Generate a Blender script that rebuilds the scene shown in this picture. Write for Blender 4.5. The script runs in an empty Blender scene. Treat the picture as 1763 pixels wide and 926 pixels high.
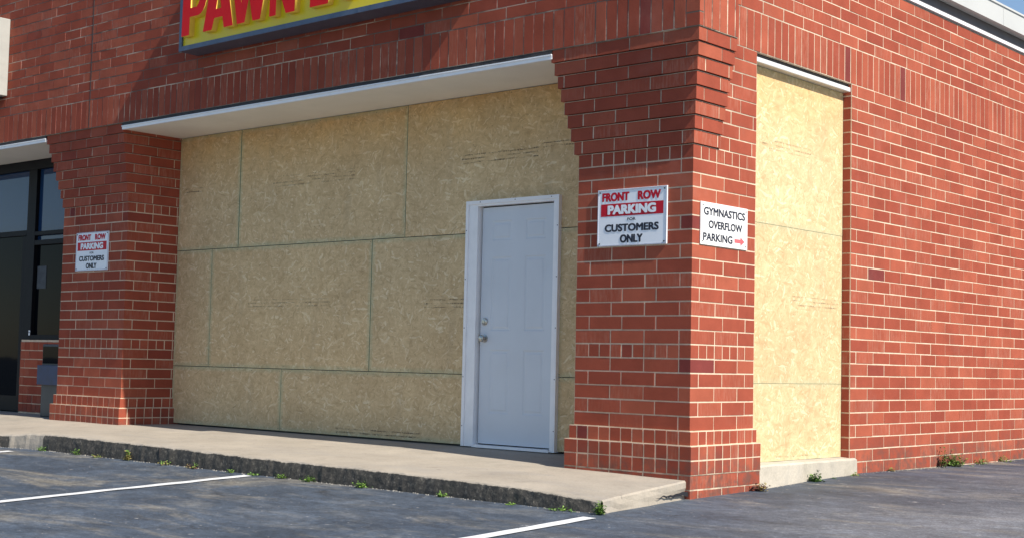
import bpy, bmesh, math, random
from mathutils import Vector, Matrix, noise
random.seed(7)
sc = bpy.context.scene
# ------------------------------------------------------------------ camera, sky, sun, exposure
YAW, PITCH, ROLL = 0.7235, 0.0666, 0.0223
CAM = Vector((5.6114, -8.2715, 0.4495))
cy_, sy_, cp_, sp_ = math.cos(YAW), math.sin(YAW), math.cos(PITCH), math.sin(PITCH)
Fv = Vector((-sy_ * cp_, cy_ * cp_, sp_)); Rv = Vector((cy_, sy_, 0)); Uv = Rv.cross(Fv)
R2 = math.cos(ROLL) * Rv + math.sin(ROLL) * Uv
U2 = -math.sin(ROLL) * Rv + math.cos(ROLL) * Uv
cd = bpy.data.cameras.new('camera'); cam = bpy.data.objects.new('camera', cd)
sc.collection.objects.link(cam); sc.camera = cam
cam.matrix_world = Matrix(((R2.x, U2.x, -Fv.x, CAM.x), (R2.y, U2.y, -Fv.y, CAM.y), (R2.z, U2.z, -Fv.z, CAM.z), (0, 0, 0, 1)))
cd.sensor_width = 36; cd.lens = 36 * 2421.3 / 1763; cd.clip_end = 2000; cd.clip_start = 0.05

SUN = Vector((0.98, -0.114, 0.97)).normalized()      # towards the sun
elev = math.asin(SUN.z); azim = math.atan2(SUN.x, SUN.y)
w = bpy.data.worlds.new('World'); sc.world = w; w.use_nodes = True
wn = w.node_tree.nodes; wl = w.node_tree.links
sky = wn.new('ShaderNodeTexSky'); sky.sky_type = 'NISHITA'; sky.sun_disc = False
sky.sun_elevation = elev; sky.sun_rotation = azim; sky.air_density = 1.0; sky.dust_density = 0.25; sky.ozone_density = 2.6
bg = wn['Background']; bg.inputs['Strength'].default_value = 0.104
wl.new(sky.outputs[0], bg.inputs['Color'])
sd = bpy.data.lights.new('sun', 'SUN'); so = bpy.data.objects.new('sun', sd); sc.collection.objects.link(so)
sd.energy = 5.0; sd.angle = math.radians(0.53); sd.color = (1.0, 0.93, 0.82)
so.rotation_euler = SUN.to_track_quat('Z', 'Y').to_euler()
sc.view_settings.view_transform = 'Standard'; sc.view_settings.look = 'None'
sc.view_settings.exposure = 0.45; sc.view_settings.gamma = 1.0

# ------------------------------------------------------------------ material helpers
def newmat(name):
    m = bpy.data.materials.new(name); m.use_nodes = True
    nt = m.node_tree; return m, nt, nt.nodes['Principled BSDF']
def N(nt, t, **kw):
    n = nt.nodes.new(t)
    for k, v in kw.items():
        if k.startswith('i_'):
            key = k[2:].replace('_', ' ')
            n.inputs[int(key) if key.isdigit() else key].default_value = v
        else: setattr(n, k, v)
    return n
def coords(nt, scale=(1, 1, 1), rot=(0, 0, 0), kind='Object'):
    tc = N(nt, 'ShaderNodeTexCoord'); mp = N(nt, 'ShaderNodeMapping')
    mp.inputs['Scale'].default_value = scale; mp.inputs['Rotation'].default_value = rot
    nt.links.new(tc.outputs[kind], mp.inputs['Vector']); return mp.outputs[0]
def noise_(nt, vec, scale, detail=4, rough=0.55, dist=0.0):
    n = N(nt, 'ShaderNodeTexNoise'); n.inputs['Scale'].default_value = scale; n.inputs['Detail'].default_value = detail
    n.inputs['Roughness'].default_value = rough; n.inputs['Distortion'].default_value = dist
    nt.links.new(vec, n.inputs['Vector']); return n.outputs['Fac']
def ramp(nt, fac, stops):
    r = N(nt, 'ShaderNodeValToRGB'); e = r.color_ramp.elements
    while len(e) < len(stops): e.new(0.5)
    for el, (p, c) in zip(e, stops):
        el.position = p; el.color = (*c, 1) if len(c) == 3 else c
    nt.links.new(fac, r.inputs[0]); return r.outputs[0]
def g(v): return (v, v, v)
def mix(nt, fac, a, b, mode='MIX'):
    m = N(nt, 'ShaderNodeMix', data_type='RGBA', blend_type=mode)
    for s, v in ((0, fac), (6, a), (7, b)):
        if hasattr(v, 'is_output'): nt.links.new(v, m.inputs[s])
        else: m.inputs[s].default_value = v if s == 0 else (*v, 1)
    return m.outputs[2]
def mathn(nt, op, a, b=None, clamp=False):
    m = N(nt, 'ShaderNodeMath', operation=op); m.use_clamp = clamp
    for s, v in ((0, a), (1, b)):
        if v is None: continue
        if hasattr(v, 'is_output'): nt.links.new(v, m.inputs[s])
        else: m.inputs[s].default_value = v
    return m.outputs[0]
def bump(nt, bsdf, h, strength=0.3, dist=0.01):
    b = N(nt, 'ShaderNodeBump'); b.inputs['Strength'].default_value = strength; b.inputs['Distance'].default_value = dist
    nt.links.new(h, b.inputs['Height']); nt.links.new(b.outputs[0], bsdf.inputs['Normal'])
def setc(nt, bsdf, c):
    if hasattr(c, 'is_output'): nt.links.new(c, bsdf.inputs['Base Color'])
    else: bsdf.inputs['Base Color'].default_value = (*c, 1)
def plain(name, col, rough=0.5, metal=0.0, var=0.12, nscale=9, spec=0.5, bmp=0.0):
    m, nt, b = newmat(name); v = coords(nt)
    n = noise_(nt, v, nscale, 5)
    c = ramp(nt, n, [(0.3, tuple(x * (1 - var) for x in col)), (0.7, tuple(min(1, x * (1 + var)) for x in col))])
    setc(nt, b, c); b.inputs['Roughness'].default_value = rough; b.inputs['Metallic'].default_value = metal
    b.inputs['Specular IOR Level'].default_value = spec
    if bmp: bump(nt, b, noise_(nt, v, nscale * 12, 3), bmp, 0.004)
    return m

def brick_mat(name, dusk=1.0):
    m, nt, b = newmat(name)
    at = N(nt, 'ShaderNodeAttribute', attribute_name='tone')
    tone = at.outputs['Fac']
    base = ramp(nt, tone, [(0.0, (0.17, 0.040, 0.038)), (0.10, (0.22, 0.048, 0.038)), (0.3, (0.29, 0.066, 0.040)), (0.75, (0.325, 0.077, 0.045)), (1.0, (0.375, 0.100, 0.058))])
    v = coords(nt)
    n1 = noise_(nt, v, 5.0, 5, 0.6)
    c = mix(nt, 0.45, base, ramp(nt, n1, [(0.3, g(0.70)), (0.7, g(1.22))]), 'MULTIPLY')
    n2 = noise_(nt, coords(nt, (60, 60, 9)), 1.0, 4, 0.6)          # vertical wire-cut streaks, on some bricks only
    sel = ramp(nt, tone, [(0.70, g(0)), (0.78, g(1)), (0.84, g(1)), (0.9, g(0))])
    st = ramp(nt, n2, [(0.45, g(0)), (0.65, g(1))])
    c = mix(nt, mathn(nt, 'MULTIPLY', mathn(nt, 'MULTIPLY', sel, st), 0.28), c, (0.48, 0.25, 0.18))
    n3 = noise_(nt, v, 90, 3, 0.7)
    c = mix(nt, mathn(nt, 'MULTIPLY', ramp(nt, n3, [(0.56, g(0)), (0.78, g(1))]), 0.3), c, (0.11, 0.03, 0.028))
    # efflorescence and lime dust: pale soft patches with a shape of their own
    n4 = noise_(nt, v, 1.7, 6, 0.65)
    c = mix(nt, mathn(nt, 'MULTIPLY', ramp(nt, n4, [(0.58, g(0)), (0.75, g(1))]), 0.12), c, (0.45, 0.30, 0.25))
    # grime where rain splashes up from the ground
    sep = N(nt, 'ShaderNodeSeparateXYZ'); geo = N(nt, 'ShaderNodeNewGeometry'); nt.links.new(geo.outputs['Position'], sep.inputs[0])
    low = N(nt, 'ShaderNodeMapRange'); low.inputs['From Min'].default_value = -0.08; low.inputs['From Max'].default_value = -0.33
    nt.links.new(sep.outputs['Z'], low.inputs['Value'])
    gr = mathn(nt, 'MULTIPLY', low.outputs[0], ramp(nt, noise_(nt, v, 11, 5, 0.7), [(0.42, g(0)), (0.6, g(1))]))
    c = mix(nt, mathn(nt, 'MULTIPLY', gr, 0.6), c, (0.09, 0.075, 0.065))
    setc(nt, b, c); b.inputs['Roughness'].default_value = 0.9; b.inputs['Specular IOR Level'].default_value = 0.12
    h = mathn(nt, 'ADD', noise_(nt, v, 160, 4, 0.7), mathn(nt, 'MULTIPLY', noise_(nt, v, 28, 3), 0.8))
    bump(nt, b, h, 0.45, 0.003)
    return m
def mortar_mat(name):
    m, nt, b = newmat(name); v = coords(nt)
    n = noise_(nt, v, 14, 5, 0.65)
    c = ramp(nt, n, [(0.25, (0.50, 0.39, 0.28)), (0.5, (0.66, 0.52, 0.38)), (0.75, (0.76, 0.62, 0.46))])
    # joints darkened in uneven patches high on the front band
    n5 = noise_(nt, coords(nt, (0.9, 0.9, 3.0)), 1.6, 5, 0.6)
    geo = N(nt, 'ShaderNodeNewGeometry'); sep = N(nt, 'ShaderNodeSeparateXYZ'); nt.links.new(geo.outputs['Position'], sep.inputs[0])
    up = N(nt, 'ShaderNodeMapRange'); up.inputs['From Min'].default_value = 1.9; up.inputs['From Max'].default_value = 3.0
    nt.links.new(sep.outputs['Z'], up.inputs['Value'])
    lf = N(nt, 'ShaderNodeMapRange'); lf.inputs['From Min'].default_value = 1.6; lf.inputs['From Max'].default_value = 0.2
    nt.links.new(sep.outputs['Y'], lf.inputs['Value'])
    f = mathn(nt, 'MULTIPLY', mathn(nt, 'MULTIPLY', up.outputs[0], lf.outputs[0]), ramp(nt, n5, [(0.40, g(0)), (0.52, g(1))]))
    c = mix(nt, mathn(nt, 'MULTIPLY', f, 0.85), c, (0.075, 0.06, 0.055))
    low = N(nt, 'ShaderNodeMapRange'); low.inputs['From Min'].default_value = -0.2; low.inputs['From Max'].default_value = -0.33
    nt.links.new(sep.outputs['Z'], low.inputs['Value'])
    gr = mathn(nt, 'MULTIPLY', low.outputs[0], ramp(nt, noise_(nt, v, 9, 5, 0.7), [(0.4, g(0)), (0.6, g(1))]))
    c = mix(nt, mathn(nt, 'MULTIPLY', gr, 0.7), c, (0.10, 0.085, 0.07))
    setc(nt, b, c); b.inputs['Roughness'].default_value = 0.95
    bump(nt, b, noise_(nt, v, 130, 3, 0.7), 0.6, 0.004)
    return m
def osb_mat(name):
    m, nt, b = newmat(name)
    tc = N(nt, 'ShaderNodeTexCoord')
    at = N(nt, 'ShaderNodeAttribute', attribute_name='uvm', attribute_type='GEOMETRY')   # metres on the sheet
    oi = N(nt, 'ShaderNodeAttribute', attribute_name='edge', attribute_type='GEOMETRY')
    vec = at.outputs['Vector']
    layers = []
    wob = N(nt, 'ShaderNodeTexNoise'); wob.inputs['Scale'].default_value = 6; wob.inputs['Detail'].default_value = 2
    nt.links.new(vec, wob.inputs['Vector'])
    wv = N(nt, 'ShaderNodeVectorMath', operation='SCALE'); wv.inputs['Scale'].default_value = 0.09
    nt.links.new(wob.outputs['Color'], wv.inputs[0])
    av = N(nt, 'ShaderNodeVectorMath', operation='ADD'); nt.links.new(vec, av.inputs[0]); nt.links.new(wv.outputs[0], av.inputs[1])
    hs = []
    for i, (ang, sx, sy) in enumerate(((18, 11, 60), (-33, 13, 66), (62, 15, 62), (-70, 13, 70), (2, 10, 56))):
        mp = N(nt, 'ShaderNodeMapping'); mp.inputs['Rotation'].default_value = (0, 0, math.radians(ang))
        mp.inputs['Location'].default_value = (3.1 * i, 1.7 * i, 0)
        nt.links.new(av.outputs[0], mp.inputs['Vector'])
        m2 = N(nt, 'ShaderNodeMapping'); m2.inputs['Scale'].default_value = (sx, sy, 1); nt.links.new(mp.outputs[0], m2.inputs['Vector'])
        vo = N(nt, 'ShaderNodeTexVoronoi', voronoi_dimensions='2D'); vo.inputs['Scale'].default_value = 1.0
        nt.links.new(m2.outputs[0], vo.inputs['Vector'])
        s = N(nt, 'ShaderNodeSeparateColor'); nt.links.new(vo.outputs['Color'], s.inputs[0])
        layers.append(s)
        fib = noise_(nt, m2.outputs[0], 2.2, 4, 0.7); hs.append((vo, fib))
    # flake stack: the layer whose random height is largest shows
    val = layers[0].outputs[0]; hgt = layers[0].outputs[1]; fb = hs[0][1]
    for i in range(1, 5):
        gt = mathn(nt, 'GREATER_THAN', layers[i].outputs[1], hgt)
        mx = N(nt, 'ShaderNodeMix', data_type='FLOAT'); nt.links.new(gt, mx.inputs[0]); nt.links.new(val, mx.inputs[2]); nt.links.new(layers[i].outputs[0], mx.inputs[3]); val = mx.outputs[0]
        mf = N(nt, 'ShaderNodeMix', data_type='FLOAT'); nt.links.new(gt, mf.inputs[0]); nt.links.new(fb, mf.inputs[2]); nt.links.new(hs[i][1], mf.inputs[3]); fb = mf.outputs[0]
        hgt = mathn(nt, 'MAXIMUM', layers[i].outputs[1], hgt)
    c = ramp(nt, val, [(0.0, (0.57, 0.42, 0.235)), (0.12, (0.62, 0.46, 0.262)), (0.5, (0.67, 0.51, 0.295)), (0.85, (0.715, 0.555, 0.33)), (1.0, (0.80, 0.67, 0.45))])
    c = mix(nt, 0.33, c, ramp(nt, fb, [(0.3, g(0.68)), (0.7, g(1.25))]), 'MULTIPLY')
    mid = noise_(nt, vec, 11, 5, 0.7, 0.6)
    c = mix(nt, 0.5, c, ramp(nt, mid, [(0.32, (0.80, 0.75, 0.68)), (0.5, g(1.0)), (0.68, (1.13, 1.14, 1.15))]), 'MULTIPLY')
    big = noise_(nt, vec, 1.6, 4, 0.6)
    c = mix(nt, 0.6, c, ramp(nt, big, [(0.3, (0.84, 0.78, 0.72)), (0.7, (1.10, 1.07, 1.02))]), 'MULTIPLY')
    sp = noise_(nt, vec, 55, 2, 0.5)
    c = mix(nt, mathn(nt, 'MULTIPLY', ramp(nt, sp, [(0.66, g(0)), (0.73, g(1))]), 0.55), c, (0.16, 0.085, 0.04))
    geo = N(nt, 'ShaderNodeNewGeometry'); sp3 = N(nt, 'ShaderNodeSeparateXYZ'); nt.links.new(geo.outputs['Position'], sp3.inputs[0])
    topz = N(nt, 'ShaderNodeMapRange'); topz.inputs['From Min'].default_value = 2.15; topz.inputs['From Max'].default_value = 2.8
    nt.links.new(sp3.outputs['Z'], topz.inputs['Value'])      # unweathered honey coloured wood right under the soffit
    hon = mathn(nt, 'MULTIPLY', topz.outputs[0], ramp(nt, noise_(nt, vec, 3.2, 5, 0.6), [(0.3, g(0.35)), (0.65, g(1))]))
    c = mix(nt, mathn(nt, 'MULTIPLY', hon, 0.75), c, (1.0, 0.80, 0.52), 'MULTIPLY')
    oinf = N(nt, 'ShaderNodeObjectInfo')      # sheets come from different bundles
    c = mix(nt, 1.0, c, ramp(nt, oinf.outputs['Random'], [(0.0, (0.91, 0.90, 0.88)), (0.5, (1.0, 1.0, 1.0)), (1.0, (1.03, 1.01, 0.97))]), 'MULTIPLY')
    stn = noise_(nt, coords(nt, (2.2, 2.2, 0.5)), 1.7, 6, 0.65)      # runs where rain got behind the trim
    c = mix(nt, mathn(nt, 'MULTIPLY', ramp(nt, stn, [(0.58, g(0)), (0.72, g(1))]), 0.22), c, (0.36, 0.27, 0.17))
    # green sealing spray that drifted over the edges
    en = mathn(nt, 'MULTIPLY', oi.outputs['Fac'], ramp(nt, noise_(nt, vec, 7, 4, 0.7), [(0.25, g(0.2)), (0.7, g(1.0))]))
    c = mix(nt, mathn(nt, 'MULTIPLY', en, 0.55), c, (0.33, 0.45, 0.30))
    setc(nt, b, c); b.inputs['Roughness'].default_value = 0.75; b.inputs['Specular IOR Level'].default_value = 0.25
    bump(nt, b, mathn(nt, 'ADD', mathn(nt, 'MULTIPLY', hgt, 1.0), mathn(nt, 'MULTIPLY', fb, 0.5)), 0.35, 0.002)
    return m
def asphalt_mat():
    m, nt, b = newmat('asphalt')
    v = coords(nt)
    n1 = noise_(nt, v, 0.5, 6, 0.6, 0.4)
    c = ramp(nt, n1, [(0.3, (0.060, 0.067, 0.078)), (0.5, (0.096, 0.104, 0.116)), (0.7, (0.152, 0.158, 0.168))])
    sp2 = N(nt, 'ShaderNodeSeparateXYZ'); nt.links.new(v, sp2.inputs[0])
    wob = mathn(nt, 'ADD', sp2.outputs['X'], mathn(nt, 'MULTIPLY', mathn(nt, 'SUBTRACT', noise_(nt, v, 0.8, 5, 0.6), 0.5), 2.2))
    drive = N(nt, 'ShaderNodeMapRange'); drive.inputs['From Min'].default_value = 0.3; drive.inputs['From Max'].default_value = 2.0
    nt.links.new(wob, drive.inputs['Value'])      # bare older driveway on the right, newer sealer in the bays
    c = mix(nt, drive.outputs[0], mix(nt, 1.0, c, (0.58, 0.70, 0.86), 'MULTIPLY'), mix(nt, 1.0, c, (1.30, 1.32, 1.35), 'MULTIPLY'))
    # long sweeping marks of the sealer squeegee, and worn tan patches
    n2 = noise_(nt, coords(nt, (0.5, 1.6, 1), (0, 0, math.radians(-20))), 1.6, 8, 0.72, 1.4)
    c = mix(nt, mathn(nt, 'MULTIPLY', ramp(nt, n2, [(0.52, g(0)), (0.66, g(1))]), 0.38), c, (0.20, 0.195, 0.18))
    n3 = noise_(nt, coords(nt, (0.45, 1.2, 1), (0, 0, math.radians(12))), 1.1, 9, 0.7, 0.8)
    c = mix(nt, mathn(nt, 'MULTIPLY', ramp(nt, n3, [(0.53, g(0)), (0.66, g(1))]), 0.62), c, (0.27, 0.24, 0.185))
    nm = noise_(nt, coords(nt, (1, 1.4, 1), (0, 0, math.radians(-35))), 3.0, 10, 0.78, 0.5)
    c = mix(nt, 0.8, c, ramp(nt, nm, [(0.34, g(0.62)), (0.5, g(1.0)), (0.66, g(1.55))]), 'MULTIPLY')
    n3b = noise_(nt, coords(nt, (1, 2, 1), (0, 0, math.radians(40))), 2.3, 8, 0.75, 1.0)
    c = mix(nt, mathn(nt, 'MULTIPLY', ramp(nt, n3b, [(0.54, g(0)), (0.66, g(1))]), 0.5), c, (0.033, 0.036, 0.043))
    n4 = noise_(nt, v, 7, 5, 0.7)
    c = mix(nt, mathn(nt, 'MULTIPLY', ramp(nt, n4, [(0.65, g(0)), (0.70, g(1))]), 0.5), c, (0.40, 0.39, 0.37))
    nf = noise_(nt, coords(nt, (1, 1.8, 1), (0, 0, math.radians(25))), 13, 9, 0.82, 0.8)
    c = mix(nt, 0.75, c, ramp(nt, nf, [(0.36, g(0.60)), (0.5, g(0.97)), (0.64, g(1.55))]), 'MULTIPLY')
    n5 = noise_(nt, v, 70, 5, 0.85)
    gr = mix(nt, 0.85, c, ramp(nt, n5, [(0.34, g(0.45)), (0.5, g(0.95)), (0.66, g(1.9))]), 'MULTIPLY')
    c = mix(nt, drive.outputs[0], mix(nt, 0.55, c, gr), gr)
    n6 = noise_(nt, v, 24, 2, 0.5)
    c = mix(nt, mathn(nt, 'MULTIPLY', ramp(nt, n6, [(0.72, g(0)), (0.75, g(1))]), 0.6), c, (0.45, 0.43, 0.40))
    # oil drips, two sizes
    n9 = noise_(nt, v, 2.1, 3, 0.4)
    c = mix(nt, mathn(nt, 'MULTIPLY', ramp(nt, n9, [(0.70, g(0)), (0.76, g(1))]), 0.55), c, (0.018, 0.018, 0.02))
    # fine cracks
    vo = N(nt, 'ShaderNodeTexVoronoi', feature='DISTANCE_TO_EDGE'); vo.inputs['Scale'].default_value = 0.55
    dv = N(nt, 'ShaderNodeVectorMath', operation='ADD'); nz = N(nt, 'ShaderNodeTexNoise'); nz.inputs['Scale'].default_value = 2.2; nz.inputs['Detail'].default_value = 6
    nt.links.new(v, nz.inputs['Vector']); nt.links.new(v, dv.inputs[0]); nt.links.new(nz.outputs['Color'], dv.inputs[1]); nt.links.new(dv.outputs[0], vo.inputs['Vector'])
    cr = ramp(nt, vo.outputs[0], [(0.0, g(1)), (0.006, g(0))])
    c = mix(nt, mathn(nt, 'MULTIPLY', mathn(nt, 'MULTIPLY', cr, ramp(nt, n1, [(0.45, g(0)), (0.6, g(1))])), 0.6), c, (0.02, 0.02, 0.022))
    setc(nt, b, c); b.inputs['Roughness'].default_value = 0.72; b.inputs['Specular IOR Level'].default_value = 0.45
    h = mathn(nt, 'ADD', noise_(nt, v, 130, 4, 0.8), mathn(nt, 'MULTIPLY', n4, 0.8))
    bump(nt, b, h, 0.55, 0.006)
    return m
def concrete_mat(name='concrete', tone=(0.40, 0.35, 0.285), stain=True):
    m, nt, b = newmat(name); v = coords(nt)
    n1 = noise_(nt, v, 1.6, 6, 0.6)
    c = ramp(nt, n1, [(0.3, tuple(x * 0.82 for x in tone)), (0.7, tuple(x * 1.1 for x in tone))])
    n2 = noise_(nt, v, 60, 4, 0.75)
    c = mix(nt, 0.5, c, ramp(nt, n2, [(0.3, g(0.75)), (0.7, g(1.2))]), 'MULTIPLY')
    n3 = noise_(nt, coords(nt, (1, 1, 1)), 5, 6, 0.7)
    c = mix(nt, mathn(nt, 'MULTIPLY', ramp(nt, n3, [(0.54, g(0)), (0.7, g(1))]), 0.45), c, tuple(x * 0.55 for x in tone))
    n7 = noise_(nt, coords(nt, (0.35, 1.6, 1)), 2.2, 7, 0.7, 0.6)      # long dried puddle and foot traffic marks
    c = mix(nt, mathn(nt, 'MULTIPLY', ramp(nt, n7, [(0.5, g(0)), (0.66, g(1))]), 0.3), c, (0.27, 0.26, 0.25))
    n8 = noise_(nt, v, 17, 2, 0.5)
    c = mix(nt, mathn(nt, 'MULTIPLY', ramp(nt, n8, [(0.72, g(0)), (0.76, g(1))]), 0.5), c, (0.12, 0.11, 0.10))
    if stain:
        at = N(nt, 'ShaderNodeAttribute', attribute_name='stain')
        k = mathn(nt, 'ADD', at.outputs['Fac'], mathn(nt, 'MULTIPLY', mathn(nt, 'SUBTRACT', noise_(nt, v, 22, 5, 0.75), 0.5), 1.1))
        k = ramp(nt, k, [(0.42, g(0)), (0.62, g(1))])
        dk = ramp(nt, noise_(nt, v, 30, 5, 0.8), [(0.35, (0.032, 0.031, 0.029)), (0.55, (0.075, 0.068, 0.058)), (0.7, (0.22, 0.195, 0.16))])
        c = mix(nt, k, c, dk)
    setc(nt, b, c); b.inputs['Roughness'].default_value = 0.9
    bump(nt, b, mathn(nt, 'ADD', n2, noise_(nt, v, 14, 5, 0.7)), 0.5, 0.006)
    return m
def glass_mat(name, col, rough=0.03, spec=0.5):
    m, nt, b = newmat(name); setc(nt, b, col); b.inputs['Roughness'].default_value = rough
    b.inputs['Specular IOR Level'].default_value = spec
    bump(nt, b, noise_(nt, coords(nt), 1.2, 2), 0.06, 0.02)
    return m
BR = brick_mat('red_brick'); MO = mortar_mat('mortar'); OSB = osb_mat('oriented_strand_board')
OSB_EDGE = plain('green_edge_sealer', (0.045, 0.20, 0.135), 0.7, var=0.35, nscale=18)
ASPH = asphalt_mat(); CONC = concrete_mat(); SILL = concrete_mat('sill_concrete', (0.50, 0.45, 0.37), False)
PAINT = plain('worn_white_paint', (0.72, 0.73, 0.74), 0.7, var=0.2, nscale=40)
def line_mat():
    m, nt, b = newmat('scuffed_line_paint'); v = coords(nt)
    c = ramp(nt, noise_(nt, v, 6, 6, 0.7), [(0.3, g(0.55)), (0.6, (0.74, 0.75, 0.76))])
    wear = ramp(nt, noise_(nt, v, 48, 5, 0.8), [(0.56, g(0)), (0.66, g(1))])
    c = mix(nt, mathn(nt, 'MULTIPLY', wear, 0.75), c, (0.10, 0.105, 0.115)); setc(nt, b, c); b.inputs['Roughness'].default_value = 0.8; return m
LINEP = line_mat()
DOORM = plain('door_white_paint', (0.66, 0.70, 0.75), 0.42, var=0.04, nscale=2.0, bmp=0.05)
TRIMW = plain('white_vinyl', (0.90, 0.90, 0.91), 0.4, var=0.04)
SOFF = plain('cream_soffit', (0.88, 0.85, 0.77), 0.55, var=0.05, nscale=2)
STEEL = plain('rusty_black_steel', (0.035, 0.03, 0.03), 0.7, var=0.4, nscale=20)
BLACKF = plain('black_anodised', (0.008, 0.008, 0.010), 0.5, var=0.2, spec=0.12)
GLASS = glass_mat('dark_glass', (0.003, 0.004, 0.006), 0.03, 0.04); GLASSU = glass_mat('sky_reflection_glass', (0.014, 0.042, 0.11), 0.03, 0.35)  # reflected sky painted blue into GLASSU, dark reflected surroundings into GLASS
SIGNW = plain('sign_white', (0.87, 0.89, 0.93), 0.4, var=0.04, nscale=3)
SIGNW2 = plain('sign_white_sun_tone', (0.78, 0.77, 0.75), 0.4, var=0.04, nscale=3)  # sign white again, with the sunlit tone put into its colour
SRED = plain('sign_red', (0.55, 0.012, 0.03), 0.5, var=0.06, spec=0.2); SBLK = plain('sign_navy_black', (0.012, 0.014, 0.03), 0.5, var=0.1)
ARROW = plain('faded_red_arrow', (0.72, 0.12, 0.13), 0.5, var=0.1)
YEL = plain('sign_yellow', (0.80, 0.62, 0.015), 0.35, var=0.06, nscale=4); LRED = plain('letter_red', (0.70, 0.008, 0.012), 0.5, var=0.08, nscale=5, spec=0.15)
LYEL = plain('letter_side_yellow', (0.92, 0.60, 0.10), 0.4, var=0.05)
FRB = plain('blue_grey_sign_frame', (0.085, 0.115, 0.17), 0.35, metal=0.3, var=0.15)
NICK = plain('satin_nickel', (0.52, 0.50, 0.46), 0.28, metal=1.0, var=0.05)
GAP = plain('gap_shade_black', (0.01, 0.011, 0.016), 0.9)  # flat black that paints the shade in narrow gaps and hollows
COPE = plain('pale_grey_metal', (0.50, 0.50, 0.48), 0.45, var=0.05, nscale=1.2)
FRIEZE = plain('dark_brown_metal', (0.075, 0.06, 0.058), 0.5, var=0.2)
def ink_mat(name, col, amount):
    m, nt, b = newmat(name); setc(nt, b, col); b.inputs['Roughness'].default_value = 0.9
    sp = N(nt, 'ShaderNodeSeparateXYZ'); geo = N(nt, 'ShaderNodeNewGeometry'); nt.links.new(geo.outputs['Position'], sp.inputs[0])
    cb = N(nt, 'ShaderNodeCombineXYZ'); nt.links.new(mathn(nt, 'ADD', sp.outputs['X'], sp.outputs['Y']), cb.inputs[0]); nt.links.new(sp.outputs['Z'], cb.inputs[1])
    mp = N(nt, 'ShaderNodeMapping'); mp.inputs['Scale'].default_value = (120, 45, 1); nt.links.new(cb.outputs[0], mp.inputs['Vector'])
    glyph = ramp(nt, noise_(nt, mp.outputs[0], 1.0, 3, 0.6), [(0.44, g(0)), (0.52, g(1))])
    row = ramp(nt, mathn(nt, 'SINE', mathn(nt, 'MULTIPLY', sp.outputs['Z'], 2 * math.pi / 0.034)), [(0.35, g(0)), (0.55, g(1))])
    mp2 = N(nt, 'ShaderNodeMapping'); mp2.inputs['Scale'].default_value = (7, 30, 1); nt.links.new(cb.outputs[0], mp2.inputs['Vector'])
    word = ramp(nt, noise_(nt, mp2.outputs[0], 1.0, 3, 0.6), [(0.42, g(0)), (0.55, g(1))])
    a = mathn(nt, 'MULTIPLY', mathn(nt, 'MULTIPLY', mathn(nt, 'MULTIPLY', glyph, row), word), amount)
    nt.links.new(a, b.inputs['Alpha']); return m
INK = ink_mat('board_ink', (0.08, 0.065, 0.05), 0.6)
INKL = ink_mat('faint_board_ink', (0.12, 0.095, 0.07), 0.38)
GREYM = plain('grey_enamel', (0.04, 0.046, 0.052), 0.5, var=0.15); BLUEM = plain('blue_panel', (0.008, 0.025, 0.09), 0.45, var=0.3, nscale=12)
LEAFS = [plain('leaf_green', (0.17, 0.29, 0.055), 0.55, var=0.35, nscale=40), plain('leaf_dry', (0.30, 0.25, 0.09), 0.65, var=0.35, nscale=40), plain('leaf_dark', (0.075, 0.16, 0.035), 0.55, var=0.3, nscale=40), plain('leaf_purple', (0.13, 0.06, 0.05), 0.6, var=0.3, nscale=40)]
ALUM = plain('bright_aluminium', (0.80, 0.79, 0.76), 0.4, metal=0.3, var=0.05)
WHITE_PIECE = plain('pebble_white', (0.30, 0.28, 0.25), 0.8, var=0.15)

# ------------------------------------------------------------------ mesh helpers
class MB:
    def __init__(s): s.v = []; s.f = []; s.m = []; s.t = []
    def face(s, pts, mi=0, tone=0.5):
        n = len(s.v); s.v += [Vector(p) for p in pts]; s.f.append(list(range(n, n + len(pts)))); s.m.append(mi); s.t.append(tone)
    def hexa(s, c, mi=0, tone=0.5):      # 8 corners: bottom 4 ccw, top 4 ccw
        n = len(s.v); s.v += [Vector(p) for p in c]
        for f in ((0, 3, 2, 1), (4, 5, 6, 7), (0, 1, 5, 4), (1, 2, 6, 5), (2, 3, 7, 6), (3, 0, 4, 7)):
            s.f.append([n + i for i in f]); s.m.append(mi); s.t.append(tone)
    def box(s, x0, x1, y0, y1, z0, z1, mi=0, tone=0.5):
        s.hexa([(x0, y0, z0), (x1, y0, z0), (x1, y1, z0), (x0, y1, z0), (x0, y0, z1), (x1, y0, z1), (x1, y1, z1), (x0, y1, z1)], mi, tone)
    def build(s, name, mats, parent=None, bevel=0, smooth=False):
        me = bpy.data.meshes.new(name)
        off = Vector(parent.matrix_world.translation) if parent else Vector((0, 0, 0))
        if parent:
            off = Vector(parent['_base']) if '_base' in parent else Vector((0, 0, 0))
        me.from_pydata([tuple(p - off) for p in s.v], [], s.f)
        for mt in (mats if isinstance(mats, (list, tuple)) else [mats]): me.materials.append(mt)
        me.polygons.foreach_set('material_index', s.m)
        a = me.attributes.new('tone', 'FLOAT', 'FACE'); a.data.foreach_set('value', s.t)
        if bevel:
            bm = bmesh.new(); bm.from_mesh(me); bmesh.ops.remove_doubles(bm, verts=bm.verts, dist=1e-5)
            bmesh.ops.bevel(bm, geom=list(bm.edges), offset=bevel, segments=2, affect='EDGES', profile=0.5); bm.to_mesh(me); bm.free()
        if smooth:
            for p in me.polygons: p.use_smooth = True
        me.update()
        o = bpy.data.objects.new(name, me); sc.collection.objects.link(o)
        if parent: o.parent = parent; o['_base'] = tuple(off)
        return o
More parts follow.
